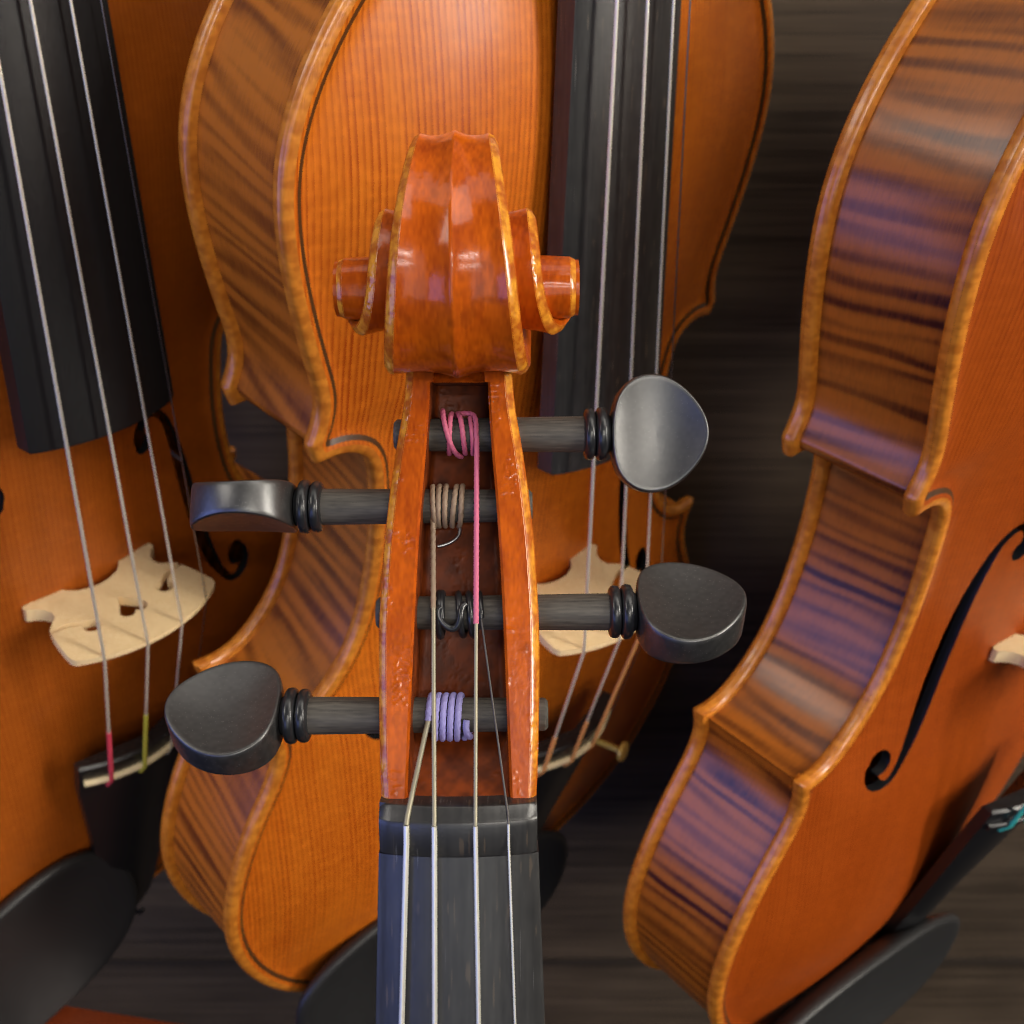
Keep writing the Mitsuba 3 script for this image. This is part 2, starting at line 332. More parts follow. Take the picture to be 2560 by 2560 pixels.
def skirt(z_top, z_bot, back=False):
    """The outer wall of a plate below its rounded edge, rounded under as well."""
    rows = [(0, z_top), (0, z_top * .5 + z_bot * .5), (.5, z_bot * .85 + z_top * .15), (1.2, z_bot), (4.0, z_bot)]
    ring = OUT[np.r_[True, np.linalg.norm(np.diff(OUT, axis=0), axis=1) > 1e-6]]
    ring = resample(POLY.exterior, 1.0)
    if sg.Polygon(ring).exterior.is_ccw is False: ring = ring[::-1]
    t = np.roll(ring, -1, 0) - np.roll(ring, 1, 0); nrm = np.c_[t[:, 1], -t[:, 0]] / np.linalg.norm(t, axis=1, keepdims=True)
    S = [np.c_[ring - nrm * o, np.full(len(ring), z)] for o, z in rows]
    return trimesh.Trimesh(np.vstack(S), grid_faces(len(S), len(ring), True)[:, ::-1], process=False)

P_T, TRI_T, CEN_T = triangulate(HOLES)
P_B, TRI_B, CEN_B = triangulate([])
dT, dB = edge_dist(CEN_T), edge_dist(CEN_B)
V_T = np.c_[P_T, top_z(P_T)]
zb = -38.0
V_B = np.c_[P_B, zb - top_z(P_B, 11.0)]
uv_plate = lambda v: np.c_[v[:, 0], v[:, 1]] / 1000
SH = {}
def body_shapes():
    em = lambda d: (d < 2.7)
    pm = lambda d: (d > 3.7) & (d < 4.9)
    top = sub(V_T, TRI_T[~em(dT) & ~pm(dT)]); SH['top'] = top
    SH['top_edge'] = cat(sub(V_T, TRI_T[em(dT)]), skirt(-1.7, -4.2))
    SH['purfling'] = sub(V_T, TRI_T[pm(dT)])
    back = sub(V_B, TRI_B[~em(dB) & ~pm(dB)][:, ::-1]); SH['back'] = back
    SH['back_edge'] = cat(sub(V_B, TRI_B[em(dB)][:, ::-1]), skirt(zb + 1.7, zb + 4.2))
    SH['back_purfling'] = sub(V_B, TRI_B[pm(dB)][:, ::-1])
    ms = []
    for h in HOLES:
        r = resample(h.exterior, .7); z = top_z(r)
        S = [np.c_[r, z - .02], np.c_[r, z - 2.8]]
        ms.append(trimesh.Trimesh(np.vstack(S), grid_faces(2, len(r), True), process=False))
    SH['f_rim'] = ms
    ring = POLY.buffer(-2.6).exterior; R = resample(ring, .8)
    if not sg.Polygon(R).exterior.is_ccw: R = R[::-1]
    cut = [int(np.linalg.norm(R - np.array(c), axis=1).argmin()) for c in [(0, 2), (92, 147.6), (77, 227), (0, 354), (-77, 227), (-92, 147.6)]]
    SH['ribs'] = []
    for a, b in zip(cut, cut[1:] + cut[:1]):
        idx = np.arange(a, b + 1) if b > a else np.r_[np.arange(a, len(R)), np.arange(0, b + 1)]
        q = R[idx]; L = np.r_[0, np.cumsum(np.linalg.norm(np.diff(q, axis=0), axis=1))]
        zz = np.linspace(-4.0, zb + 4.0, 5)
        V = np.vstack([np.c_[q, np.full(len(q), z)] for z in zz]); UV = np.vstack([np.c_[L, np.full(len(q), z)] for z in zz])
        SH['ribs'].append((trimesh.Trimesh(V, grid_faces(5, len(q))[:, ::-1], process=False), UV / 1000))
body_shapes()

# neck, fingerboard and strings: the fingerboard's surface runs from (y 219) to the nut (y 489), leaning back
BR_Y, NUT_Y = 163.0, 491.0
SLOPE = .112
FB_TILT = math.atan(SLOPE)
NUT = np.array([0, NUT_Y, 38.5 - (NUT_Y - BR_Y) * SLOPE])
HEAD = np.eye(4)                                              # head frame (mm; x across, y along the fingerboard upwards, z out of it; origin on the fingerboard at the nut)
HEAD[:3, :3] = [[1, 0, 0], [0, math.cos(FB_TILT), math.sin(FB_TILT)], [0, -math.sin(FB_TILT), math.cos(FB_TILT)]]
HEAD[:3, 3] = NUT
def fb_section(w, th=5.0, R=42.0, n=17):
    u = np.linspace(-w / 2, w / 2, n); top = np.sqrt(R * R - u * u) - R
    c = .35
    up = np.c_[u, top]; up[0] = (-w / 2, top[0] - c); up[-1] = (w / 2, top[-1] - c)
    up = np.insert(up, 1, (-w / 2 + c, top[0]), 0); up = np.insert(up, -1, (w / 2 - c, top[-1]), 0)
    lo = np.array([(w / 2, top[-1] - th), (-w / 2, top[0] - th)])
    return np.vstack([up, lo])
def fingerboard(y0, y1):
    S = []
    ys = np.r_[y1, np.linspace(y1 - .6, y0 + .8, 24), y0]
    for y in ys:
        w = 24.0 + (-y) * 18 / 270
        k = .35 if y in (y0,) else 0
        q = fb_section(w - 2 * k)
        S.append(np.c_[q[:, 0], np.full(len(q), y), q[:, 1] - k])
    return loft(S)
def neck():
    S = []
    for y, dep, wf in [(4, 9, .97), (0, 8.5, .97), (-8, 9, .96), (-40, 9.8, .95), (-80, 10.5, .94), (-110, 11.5, .92), (-122, 15, .90), (-128, 24, .86), (-131, 38, .82)]:
        w = (24 - min(y, 0) * 18 / 270) / 2 * wf
        a = np.linspace(0, np.pi, 19)
        q = np.c_[w * np.cos(a), -5.0 - 1.6 - dep * np.sin(a) ** .8]
        q = np.vstack([q, [(-w, -4.6)], [(w, -4.6)]])
        S.append(np.c_[q[:, 0], np.full(len(q), float(y)), q[:, 1]])
    return loft(S)

# bridge: standing on the arch at y = BR_Y; drawn in (x, height)
def bridge_mesh():
    hp = [(-21, 0), (-9.5, 0), (-8.8, 2.0), (-6.3, 4.2), (-2.8, 5.4), (0, 5.7)]
    side = [(-21, 1.8), (-19.5, 2.6), (-17.6, 4.6), (-16.6, 7.0), (-17.0, 9.2), (-18.8, 10.6), (-21.0, 12.5), (-22.3, 17.5), (-23.2, 22), (-23.6, 25.0), (-23.3, 26.0)]
    topc = [(x, 33.6 - (42 - math.sqrt(42 * 42 - x * x))) for x in np.linspace(-22.8, 0, 14)]
    L = hp[::-1] + side + topc
    L = [(0, 5.7)] + hp[::-1][1:] + side + topc
    Rr = [(-x, y) for x, y in L][::-1][1:-1]
    poly = sg.Polygon(L + Rr).buffer(0).buffer(.7).buffer(-1.2).buffer(.5)
    heart = so.unary_union([sg.Point(-2.0, 20.0).buffer(2.2), sg.Point(2.0, 20.0).buffer(2.2), sg.Polygon([(-4.0, 19.4), (4.0, 19.4), (0, 13.4)])])
    poly = poly.difference(heart)
    for s in (-1, 1):
        eye = so.unary_union([sg.Point(s * 12.0, 18.2).buffer(2.5), sg.LineString([(s * 12.0, 17.0), (s * 16.5, 14.2)]).buffer(.9), sg.Polygon([(s * 16, 15.0), (s * 24.5, 13.4), (s * 24.5, 12.5), (s * 16, 13.4)])])
        poly = poly.difference(eye)
    m = trimesh.creation.extrude_polygon(poly.simplify(.03), 1.0, engine='earcut')
    M = to_man(m).refine_to_length(3.0)
    m = from_man(M); v = m.vertices.copy()
    th = 4.3 - 3.0 * np.clip(v[:, 1] / 33, 0, 1)
    v = np.c_[v[:, 0], (v[:, 2] - .5) * th, v[:, 1]]
    m = trimesh.Trimesh(v, m.faces, process=False)
    if m.volume < 0: m.invert()
    return m
BR_Z = float(top_z(np.array([[0.0, BR_Y]]))[0])
def foot_z(x): return float(top_z(np.array([[x, BR_Y]]))[0])
BRIDGE = bridge_mesh(); BRIDGE.apply_translation([0, BR_Y, foot_z(15) - .5])
BTOP = foot_z(15) - .5
def br_top(x): return np.array([x, BR_Y, BTOP + 33.6 - (42 - math.sqrt(42 * 42 - x * x))])

# tailpiece: x across, y along, z
TP_Y0, TP_Y1 = 114.0, 2.0
def tp_frame(y): return 26.5 + (4.5 - 26.5) * (TP_Y0 - y) / (TP_Y0 - TP_Y1)
def tailpiece_mesh():
    S = []
    ys = np.r_[TP_Y0, np.linspace(TP_Y0 - .8, 9, 26), 6, 3.4, 2.4]
    for y in ys:
        t = (TP_Y0 - y) / (TP_Y0 - TP_Y1)
        w = np.interp(t, [0, .12, .45, .8, .93, .975, 1], [22, 21.5, 15.5, 12.2, 11.0, 8.0, 3.0])
        if y == TP_Y0: w -= .8
        a = np.linspace(-1, 1, 15); arch_h = w * .32
        up = np.c_[a * w, arch_h * (1 - a * a)]; lo = np.c_[a[::-1] * w * .96, arch_h * (1 - a[::-1] ** 2) - 3.6]
        if y == TP_Y0: up[:, 1] -= .6; lo[:, 1] += .6
        q = np.vstack([up, lo]); S.append(np.c_[q[:, 0], np.full(len(q), y), q[:, 1] + tp_frame(y)])
    return loft(S)
def tp_top(x, y):
    t = (TP_Y0 - y) / (TP_Y0 - TP_Y1); w = np.interp(t, [0, .12, .45], [22, 21.5, 15.5])
    return np.array([x, y, tp_frame(y) + w * .32 * (1 - (x / w) ** 2)])
def tp_fret():
    xs = np.linspace(-20.8, 20.8, 30)
    return tube(np.array([tp_top(x, TP_Y0 - 7) + [0, 0, .5] for x in xs]), 1.15, 10)
def tailgut():
    return cat(*[tube(spline3([(s * 3, 4, 9.5), (s * 3, -1, 6.0), (s * 2.5, -2.6, -4), (s * 1.5, -2.8, -15)], 16), .9, 8) for s in (-1, 1)])
def end_button():
    m = lathe([(-2.0, 3.2), (0, 3.6), (2.5, 3.8), (4.0, 6.2), (6.0, 7.0), (8.5, 6.4), (9.6, 4.0), (10, 1.0)], sides=32)
    m.apply_transform(trimesh.geometry.align_vectors([1, 0, 0], [0, -1, 0])); m.apply_translation([0, .6, -18]); return m

def chin_rest(cx, cy, cz, a, b, rot, tilt_x=0, tilt_y=0, drop=4.5, thick=9.0, sup=2.4, lip=2.6):
    """A cup: superellipse rim, hollow top, rounded under."""
    ph = np.linspace(0, 2 * np.pi, 72, endpoint=False)
    ce, se = np.cos(ph), np.sin(ph)
    X = np.sign(ce) * np.abs(ce) ** (2 / sup) * a; Y = np.sign(se) * np.abs(se) ** (2 / sup) * b * (1 + .12 * ce)
    S = []
    for k, z in [(.02, -drop), (.3, -drop * .88), (.55, -drop * .6), (.75, -drop * .25), (.88, .2), (.94, .9), (.975, .9), (1.0, .2), (1.01, -1.0), (.995, -lip), (.93, -lip - 2), (.75, -thick + .8), (.5, -thick), (.02, -thick)]:
        S.append(np.c_[X * k, Y * k, np.full(len(ph), z) + .0 * X])
    m = loft(S)
    M = trimesh.transformations.translation_matrix([cx, cy, cz]) @ trimesh.transformations.rotation_matrix(rot, [0, 0, 1]) @ trimesh.transformations.rotation_matrix(tilt_x, [1, 0, 0]) @ trimesh.transformations.rotation_matrix(tilt_y, [0, 1, 0])
    m.apply_transform(M); return m
def chin_foot(x, zt):
    return cat(*[tube([(x + d, 3.5, zt), (x + d, -1.5, zt - 4), (x + d, -4.2, zt - 10), (x + d, -4.2, -20), (x + d, -4.2, zb - 4), (x + d, 2, zb - 5)], 1.6, 10) for d in (-7, 7)],
               trimesh.creation.box([20, 6, 1.6], transform=trimesh.transformations.translation_matrix([x, 1.5, zb - 4.2])))

BODY_PARTS = {}
def shared_body(top_mat, rib_mat, edge_mat):
    return [('top_plate', shape(SH['top'], top_mat, True, uv_plate)), ('edge', shape(SH['top_edge'], edge_mat, 60)), ('purfling', shape(SH['purfling'], 'purfling', True)),
            ('back_plate', shape(SH['back'], rib_mat, True, uv_plate)), ('edge', shape(SH['back_edge'], edge_mat, 60))] + \
           [('f_hole_rim', shape(m, 'black_gloss', True)) for m in SH['f_rim']]
def rib_shapes(mat):
    out = []
    for m, UV in SH['ribs']:
        v, f, n = meshkit.arrays(m, True)
        path = meshkit.write_ply((v, f), False, UV, None, normals=n)
        out.append({'type': 'ply', 'filename': path, 'face_normals': False, 'bsdf': {'type': 'ref', 'id': 'mat_' + mat}})
    return out
S_FB, S_NECK = fingerboard(-270, -2.95), neck()
STR_BR = [-17.0, -5.7, 5.7, 17.0]
STR_NUT = [-7.6, -3.4, 2.7, 7.6]
STR_R = [.46, .42, .36, .20]

def build_violin(M, top_mat, rib_mat, label, neck_mat, silks=(), chin=None, tuner=None, nut_x=STR_NUT, skew=0.0, fb=None, fb_mat='ebony', fret=True):
    """One violin; M takes its millimetre frame into the world."""
    key = numbered('violin')
    labels[key] = {'label': label, 'category': 'violin', 'group': 'violins displayed close together'}
    P = lambda name, sh, label=None: put(f'{key}__{name}', sh, M, label)
    for name, sh in shared_body(top_mat, rib_mat, 'edge_gold'): P(name, sh)
    for sh in rib_shapes(rib_mat): P('rib', sh)
    HD = trimesh.transformations.translation_matrix([0, BR_Y, 0]) @ trimesh.transformations.rotation_matrix(math.radians(skew), [0, 0, 1]) @ trimesh.transformations.translation_matrix([0, -BR_Y, -abs(skew)]) @ HEAD
    MH = M @ HD
    PH = lambda name, sh, label=None: put(f'{key}__{name}', sh, MH, label)
    PH('fingerboard', shape(fb or S_FB, fb_mat, 35)); PH('neck', shape(S_NECK, neck_mat, 40))
    P('bridge', shape(BRIDGE, 'maple_bridge', 30))
    tk = f'{key}__tailpiece'
    put(numbered(tk) + '__body', shape(tailpiece_mesh(), 'black_gloss', 35), M)
    put(tk + '__fret', shape(tp_fret(), 'ivory' if fret else 'black_gloss', 40), M)
    put(tk + '__tailgut', shape(tailgut(), 'black_gloss', 40), M)
    P('end_button', shape(end_button(), 'black_gloss', 35))
    for i in range(4):
        b = br_top(STR_BR[i]) + [0, 0, STR_R[i] * .6]
        nt = (HD @ np.r_[nut_x[i], 0, 1.1 + STR_R[i], 1])[:3]
        tp = tp_top(STR_BR[i] * .86, TP_Y0 - 7) + [0, 0, 1.7]
        tp2 = tp_top(STR_BR[i] * .86, TP_Y0 - 11) + [0, 0, .2]
        sk = numbered(f'{key}__string')
        path = np.vstack([np.linspace(nt, b, 8)[:-1], [b], np.linspace(b, tp, 4)[1:], [tp2]])
        d = {'wire': (path, STR_R[i], 'string_metal' if i < 3 else 'steel')}
        put(sk + '__wire', shape(tube(path, STR_R[i], 10), d['wire'][2], 50), M)
        if i in dict(silks):
            mat, frac = dict(silks)[i]
            q = np.vstack([np.linspace(tp + (b - tp) * frac, tp, 4), [tp2]])
            put(sk + '__silk', shape(tube(q, STR_R[i] + .22, 10), mat, 50), M)
    if chin:
        ck = numbered(f'{key}__chin_rest')
        put(ck + '__cup', shape(chin_rest(**chin['cup']), 'chin_ebony', 35), M)
        put(ck + '__clamp', shape(chin_foot(chin['foot'], chin['cup']['cz'] - 7), 'black_gloss', 40), M)
    if tuner:
        x, y = tuner
        p0 = tp_top(x, y); q = lathe([(0, 1.1), (10.0, 1.1), (10.2, 2.9), (10.5, 3.3), (11.7, 3.3), (12.0, 2.8)], sides=24)
        q.apply_transform(trimesh.geometry.align_vectors([1, 0, 0], [.25, .1, 1])); q.apply_translation(p0)
        put(f'{key}__fine_tuner', shape(q, 'brass', 35), M)
    return key, M, MH

def pose(rotvec, t):
    from scipy.spatial.transform import Rotation
    M = np.eye(4); M[:3, :3] = CAM2W @ Rotation.from_rotvec(rotvec).as_matrix() * .001; M[:3, 3] = CAM_POS + CAM2W @ np.array(t) * .001
    return M
POSE_C = pose([3.40302, -.26958, 1.4758], [-11.70, 149.62, 415.33])
POSE_R = pose([3.43048, -.27216, 1.34068], [134.06, 166.47, 407.55])
POSE_L = pose([3.29376, -.32622, 1.72315], [-147.67, 148.74, 404.43])

# ------------------------------------------------------------------ the front violin's head (head frame, mm)
def interp(x, xs, ys): return PchipInterpolator(xs, ys)(x)
EY, EZ = 83.1, -14.6
TH = np.radians(np.arange(215, -905, -3.0))
def sp_r(th): return interp(-np.degrees(th), [-215, -180, -135, -90, -45, 0, 45, 90, 135, 180, 225, 270, 315, 360, 405, 450, 495, 540, 600, 905],
                            [23.0, 23.8, 24.3, 24.0, 20.9, 18.7, 16.9, 14.0, 13.2, 12.9, 12.9, 12.8, 11.5, 10.1, 8.9, 7.8, 6.8, 6.0, 5.3, 5.2])
def sp_h(th): return interp(-np.degrees(th), [-215, -180, -90, 0, 90, 180, 270, 360, 405, 450, 500, 560, 905], [8.6, 7.0, 6.5, 9.1, 11.4, 11.9, 12.2, 13.2, 14.6, 16.6, 18.4, 19.0, 19.0])
def scroll_meshes():
    band, edge = [], []
    for th in TH:
        r, h = float(sp_r(th)), float(sp_h(th)); c = 1.35
        er, et = np.array([0, math.sin(th), math.cos(th)]), None
        x = np.linspace(-1, 1, 41); ax = np.abs(x)
        fade = np.clip((math.degrees(th) + 560) / 120, 0, 1)
        dep = (.075 * h + .15) * fade
        prof = [(xi * (h - c), -dep * 4 * a * (1 - a) - .50 * a * a) for xi, a in zip(x, ax)]
        rn = float(sp_r(th - 2 * np.pi)) if math.degrees(th) > -540 else 1.0
        thick = max(r - rn + 1.0, 3.0)
        side = [(h, -c), (h - .25, -c - .5), (h - .9, -(thick * .45 + c * .5)), (h - 1.7, -thick)]
        ring = [(-u, d - .5) for u, d in side[::-1]] + prof + [(u, d - .5) for u, d in side]
        P3 = np.array([[u, EY + (r + d) * math.sin(th), EZ + (r + d) * math.cos(th)] for u, d in ring])
        band.append(P3)
        e = []
        for s in (-1, 1):
            e.append([[s * (h - c - .12), EY + (r - .47) * math.sin(th), EZ + (r - .47) * math.cos(th)],
                      [s * (h - c * .45), EY + (r - .5 - c * .30 + .03) * math.sin(th), EZ + (r - .5 - c * .30 + .03) * math.cos(th)],
                      [s * (h + .03), EY + (r - .5 - c - .12) * math.sin(th), EZ + (r - .5 - c - .12) * math.cos(th)]])
        edge.append(e)
    band = np.array(band); nr, nc = band.shape[:2]
    b = trimesh.Trimesh(band.reshape(-1, 3), grid_faces(nr, nc), process=False)
    edge = np.array(edge)
    es = [trimesh.Trimesh(edge[:, k].reshape(-1, 3), grid_faces(nr, 3), process=False) for k in (0, 1)]
    caps = []
    for s in (-1, 1):
        c = lathe([(18.0, 4.3), (18.98, 4.3), (19.0, 3.9), (19.12, 2.5), (19.2, .02)], sides=36)
        if s < 0: c.apply_transform(np.diag([-1, 1, 1, 1])); c.invert()
        c.apply_translation([0, EY, EZ]); caps.append(c)
    return cat(b, *caps), es
def n_front(y): return -2.6 - .20 * y
PB_Y = [3.2, 15, 28, 40, 50, 58, 65, 72, 82]
PB_OUT = [11.75, 12.3, 12.5, 12.0, 11.1, 10.0, 8.9, 8.3, 6.0]
PB_IN = [7.9, 7.5, 7.05, 6.5, 5.85, 5.2, 4.75, 4.5, 4.0]
def pegbox_mesh():
    S = []
    for y in np.r_[4.4, np.linspace(5, 74, 40), 80]:
        w, zf = float(interp(y, PB_Y, PB_OUT)), n_front(y)
        zbk = float(interp(y, [0, 20, 50, 70, 82], [-17.5, -28, -38, -40, -35])); c = 1.2
        wb = w * .93
        q = [(-w + c, zf), (w - c, zf), (w, zf - c), (w + .1, (zf + zbk) / 2), (wb, zbk + 3), (wb * .5, zbk), (-wb * .5, zbk), (-wb, zbk + 3), (-w - .1, (zf + zbk) / 2), (-w, zf - c)]
        S.append([(a, y, b) for a, b in q])
    outer = loft(S)
    C = []
    for y in np.r_[4.6, np.linspace(6, 66, 36), 68.5]:
        w, zf = float(interp(y, PB_Y, PB_IN)), n_front(y)
        fl = float(interp(y, [4.6, 9, 16, 40, 60, 68.5], [-5.0, -11.0, -16.5, -22.0, -27.5, -29.0]))
        q = [(-w - .8, zf + 1), (w + .8, zf + 1), (w + .45, zf + .05), (w, zf - .5), (w * .96, fl + 1.2), (w * .8, fl), (-w * .8, fl), (-w * .96, fl + 1.2), (-w, zf - .5), (-w - .45, zf + .05)]
        C.append([(a, y, b) for a, b in q])
    cav = loft(C)
    top_cut = loft([[(-4.2, 68.0, zf_ + 9), (4.2, 68.0, zf_ + 9), (4.2, 68.0, zf_ - .7), (-4.2, 68.0, zf_ - .7)] for zf_ in [n_front(68)]] + [[(-3.9, 73.0, zf_ + 9), (3.9, 73.0, zf_ + 9), (3.9, 73.0, zf_ - 4.6), (-3.9, 73.0, zf_ - 4.6)] for zf_ in [n_front(73)]])
    M = to_man(outer) - to_man(cav) - to_man(top_cut)
    return from_man(M)
def pegbox_edges():
    out = []
    ys = np.linspace(4.5, 74, 60)
    for s in (-1, 1):
        A = []
        for y in ys:
            w, zf, c = float(interp(y, PB_Y, PB_OUT)), n_front(y), 1.2
            A.append([(s * (w - c - .1), y, zf + .03), (s * (w - c * .42), y, zf - c * .42 + .06), (s * (w + .03), y, zf - c - .1)])
        out.append(trimesh.Trimesh(np.array(A).reshape(-1, 3), grid_faces(len(ys), 3), process=False))
    return out
def peg_head_mesh(sgn):
    pts = np.array([(0, 0), (.25, 3.6), (1.3, 6.8), (3.6, 9.0), (6.4, 9.7), (9.6, 8.9), (12.6, 6.5), (14.8, 3.2), (15.5, 0)])
    cl = np.vstack([pts, (pts * [1, -1])[::-1][1:]]); cl[-1] = cl[0]
    d = np.r_[0, np.cumsum(np.linalg.norm(np.diff(cl, axis=0), axis=1))]
    cs = CubicSpline(d, cl, bc_type='periodic'); o = cs(np.linspace(0, d[-1], 97)[:-1])
    c = np.array([7.2, 0])
    S = []
    def ze(x): return 2.55 + 1.15 * ((x - 7.6) / 7.6) ** 2
    fr = [.01, .2, .4, .6, .78, .9, .945, .968, .985, 1.0]
    up = []
    for k in fr:
        q = c + (o - c) * k; dish = -.75 * (1 - min(k / .945, 1) ** 2)
        drop = 0 if k <= .945 else .95 * (1 - math.sqrt(max(0, 1 - ((k - .945) / .055) ** 2)))
        up.append(np.c_[q, ze(q[:, 0]) + dish - drop])
    for q in up: S.append(q)
    q = S[-1].copy(); q[:, :2] = c + (q[:, :2] - c) * 1.004; q[:, 2] = 0; S.append(q)
    for u_ in up[::-1]: S.append(u_ * [1, 1, -1])
    m = loft(S)
    if sgn < 0:
        m.apply_transform(np.diag([-1, 1, 1, 1])); m.invert()
    return m
def peg_parts(y, sgn, u_col, u_tip, phi, hs):
    """One peg in the head frame: y along the neck, sgn the side of its head, u_col where the collar starts, u_tip how far it sticks out at the other side."""
    z = n_front(y) - 6.2
    sh = lathe([(-u_tip, .1), (-u_tip, 2.1), (-u_tip + .5, 2.6), (u_col, 2.98)])
    t = np.linspace(-1, 1, 9)
    ring = lambda a, b, r: [(a + (b - a) * (k + 1) / 2, r - .62 + .62 * math.sqrt(max(0, 1 - k * k))) for k in t]
    co = lathe([(u_col - .1, 2.9)] + ring(u_col, u_col + 1.75, 4.25) + [(u_col + 1.85, 3.55)] + ring(u_col + 1.95, u_col + 3.75, 4.45) + [(u_col + 3.9, 3.3), (u_col + 4.6, 2.7), (u_col + 6.0, 2.9), (u_col + 8, 2.0)])
    hd = peg_head_mesh(1); hd.apply_transform(np.diag([hs, 1, 1, 1])); hd.apply_translation([u_col + 4.3, 0, 0])
    out = []
    for m in (sh, co, hd):
        R = trimesh.transformations.rotation_matrix(-phi, [1, 0, 0]); m.apply_transform(R)     # the face turned from facing out (z) towards up the neck
        if sgn < 0: m.apply_transform(np.diag([-1, 1, 1, 1])); m.invert()
        m.apply_translation([0, y, z]); out.append(m)
    return out
def coil(y, u0, u1, turns, r_str, start, end, lean=0):
    """A winding on a peg's shaft between u0 and u1."""
    z = n_front(y) - 6.2; R = 2.85 + r_str
    a = np.linspace(start, start + end + 2 * np.pi * turns, int(70 * turns) + 12); t = (a - a[0]) / (a[-1] - a[0])
    return np.c_[u0 + (u1 - u0) * t + lean * np.sin(a), y + R * np.sin(a), z + R * np.cos(a)]
def coil_keys(y, r_str, tops, bots, lift=None, start=1.25):
    """A winding given where each strand crosses the shaft's upper and lower outline (u of every strand, in order)."""
    z = n_front(y) - 6.2; k, uu = [], []
    for i, (a, b) in enumerate(zip(tops, bots)):
        k += [2 * np.pi * i, 2 * np.pi * i + np.pi]; uu += [a, b]
    a = np.linspace(0, k[-1], 70 * len(tops)); u = PchipInterpolator(k, uu)(a)
    R = 2.85 + r_str + (0 if lift is None else np.interp(a, k, np.repeat(lift, 2)))
    return np.c_[u, y + R * np.sin(np.pi / 2 - a), z + R * np.cos(np.pi / 2 - a)]
def nut_mesh():
    S = []
    for u in np.linspace(-11.9, 11.9, 25):
        t = math.sqrt(42 * 42 - u * u) - 42; k = .5 if abs(u) > 11.8 else 0
        q = [(-2.9, t - 4.5), (-2.9, t + .02 - k), (-2.55, t + .24 - k), (-1.2, t + .62 - k), (.4, t + .95 - k), (1.8, t + 1.12 - k), (2.5, t + 1.10 - k), (2.8, t + .98 - k), (3.1, t + .72 - k), (4.65 - k, t + .1 - k), (4.85, t - .4), (4.85, t - 4.5)]
        S.append([(u, a, b) for a, b in q])
    return loft(S)

# front violin: its fingerboard's surface at the nut lies 160 mm before the lens, 48.7 mm below and 8.1 mm left of the axis
A_F, ROLL = math.radians(4.0), math.radians(-.33)
Rf = np.array([[1, 0, 0], [0, -math.cos(A_F), math.sin(A_F)], [0, -math.sin(A_F), -math.cos(A_F)]])     # columns: head x, y, z in camera axes
Rz = np.array([[math.cos(ROLL), -math.sin(ROLL), 0], [math.sin(ROLL), math.cos(ROLL), 0], [0, 0, 1]])
MHF = np.eye(4); MHF[:3, :3] = CAM2W @ Rz @ Rf * .001; MHF[:3, 3] = CAM_POS + CAM2W @ np.array([-8.1, 48.7, 160.0]) * .001
M_F = MHF @ np.linalg.inv(HEAD)

kF, _, _ = build_violin(M_F, 'spruce_amber', 'flame_warm', 'foremost violin, scroll and black pegs seen close up in the centre', 'head_face')
for k in [k for k in list(scene) if k.startswith(kF + '__string')]:
    del scene[k]; USED.discard(k)
for k in list(USED):
    if k.startswith(kF + '__string'): USED.discard(k)
def putF(name, mesh, mat, smooth=35, label=None): return put(f'{kF}__{name}', shape(mesh, mat, smooth), MHF, label)
sc_band, sc_edges = scroll_meshes()
putF('scroll', sc_band, 'head_scroll', 38)
for e in sc_edges: putF('scroll__edge', e, 'head_edge', True)
pbm = pegbox_mesh(); pc = pbm.triangles_center
pin = (np.abs(pc[:, 0]) < interp(pc[:, 1], PB_Y, PB_IN) + .06) & (pc[:, 2] < n_front(pc[:, 1]) - .9) & (pc[:, 1] > 4.4) & (pc[:, 1] < 68.6) & (pc[:, 2] > -30)
putF('pegbox', pbm.submesh([np.flatnonzero(~pin)], append=True), 'head_face', 28)
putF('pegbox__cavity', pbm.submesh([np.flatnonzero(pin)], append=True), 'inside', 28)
for e in pegbox_edges(): putF('pegbox__edge', e, 'head_edge', True)
putF('nut', nut_mesh(), 'ebony', 40)
PEGS = [(60.1, 1, 20.3, 10.9, math.radians(2), 1.02), (48.5, -1, 22.5, 11.7, math.radians(-76), 1.10), (31.5, 1, 23.9, 13.5, math.radians(57), 1.13), (15.6, -1, 24.0, 13.9, math.radians(53), 1.17)]
for y, s, uc, ut, phi, hs in PEGS:
    pk = numbered(f'{kF}__peg')
    a, b, c = peg_parts(y, s, uc, ut, phi, hs)
    for nm, m, mt in (('shaft', a, 'peg_shaft'), ('collar', b, 'string_black'), ('head', c, 'peg_black')):
        put(f'{pk}__{nm}', shape(m, mt, 40), MHF)
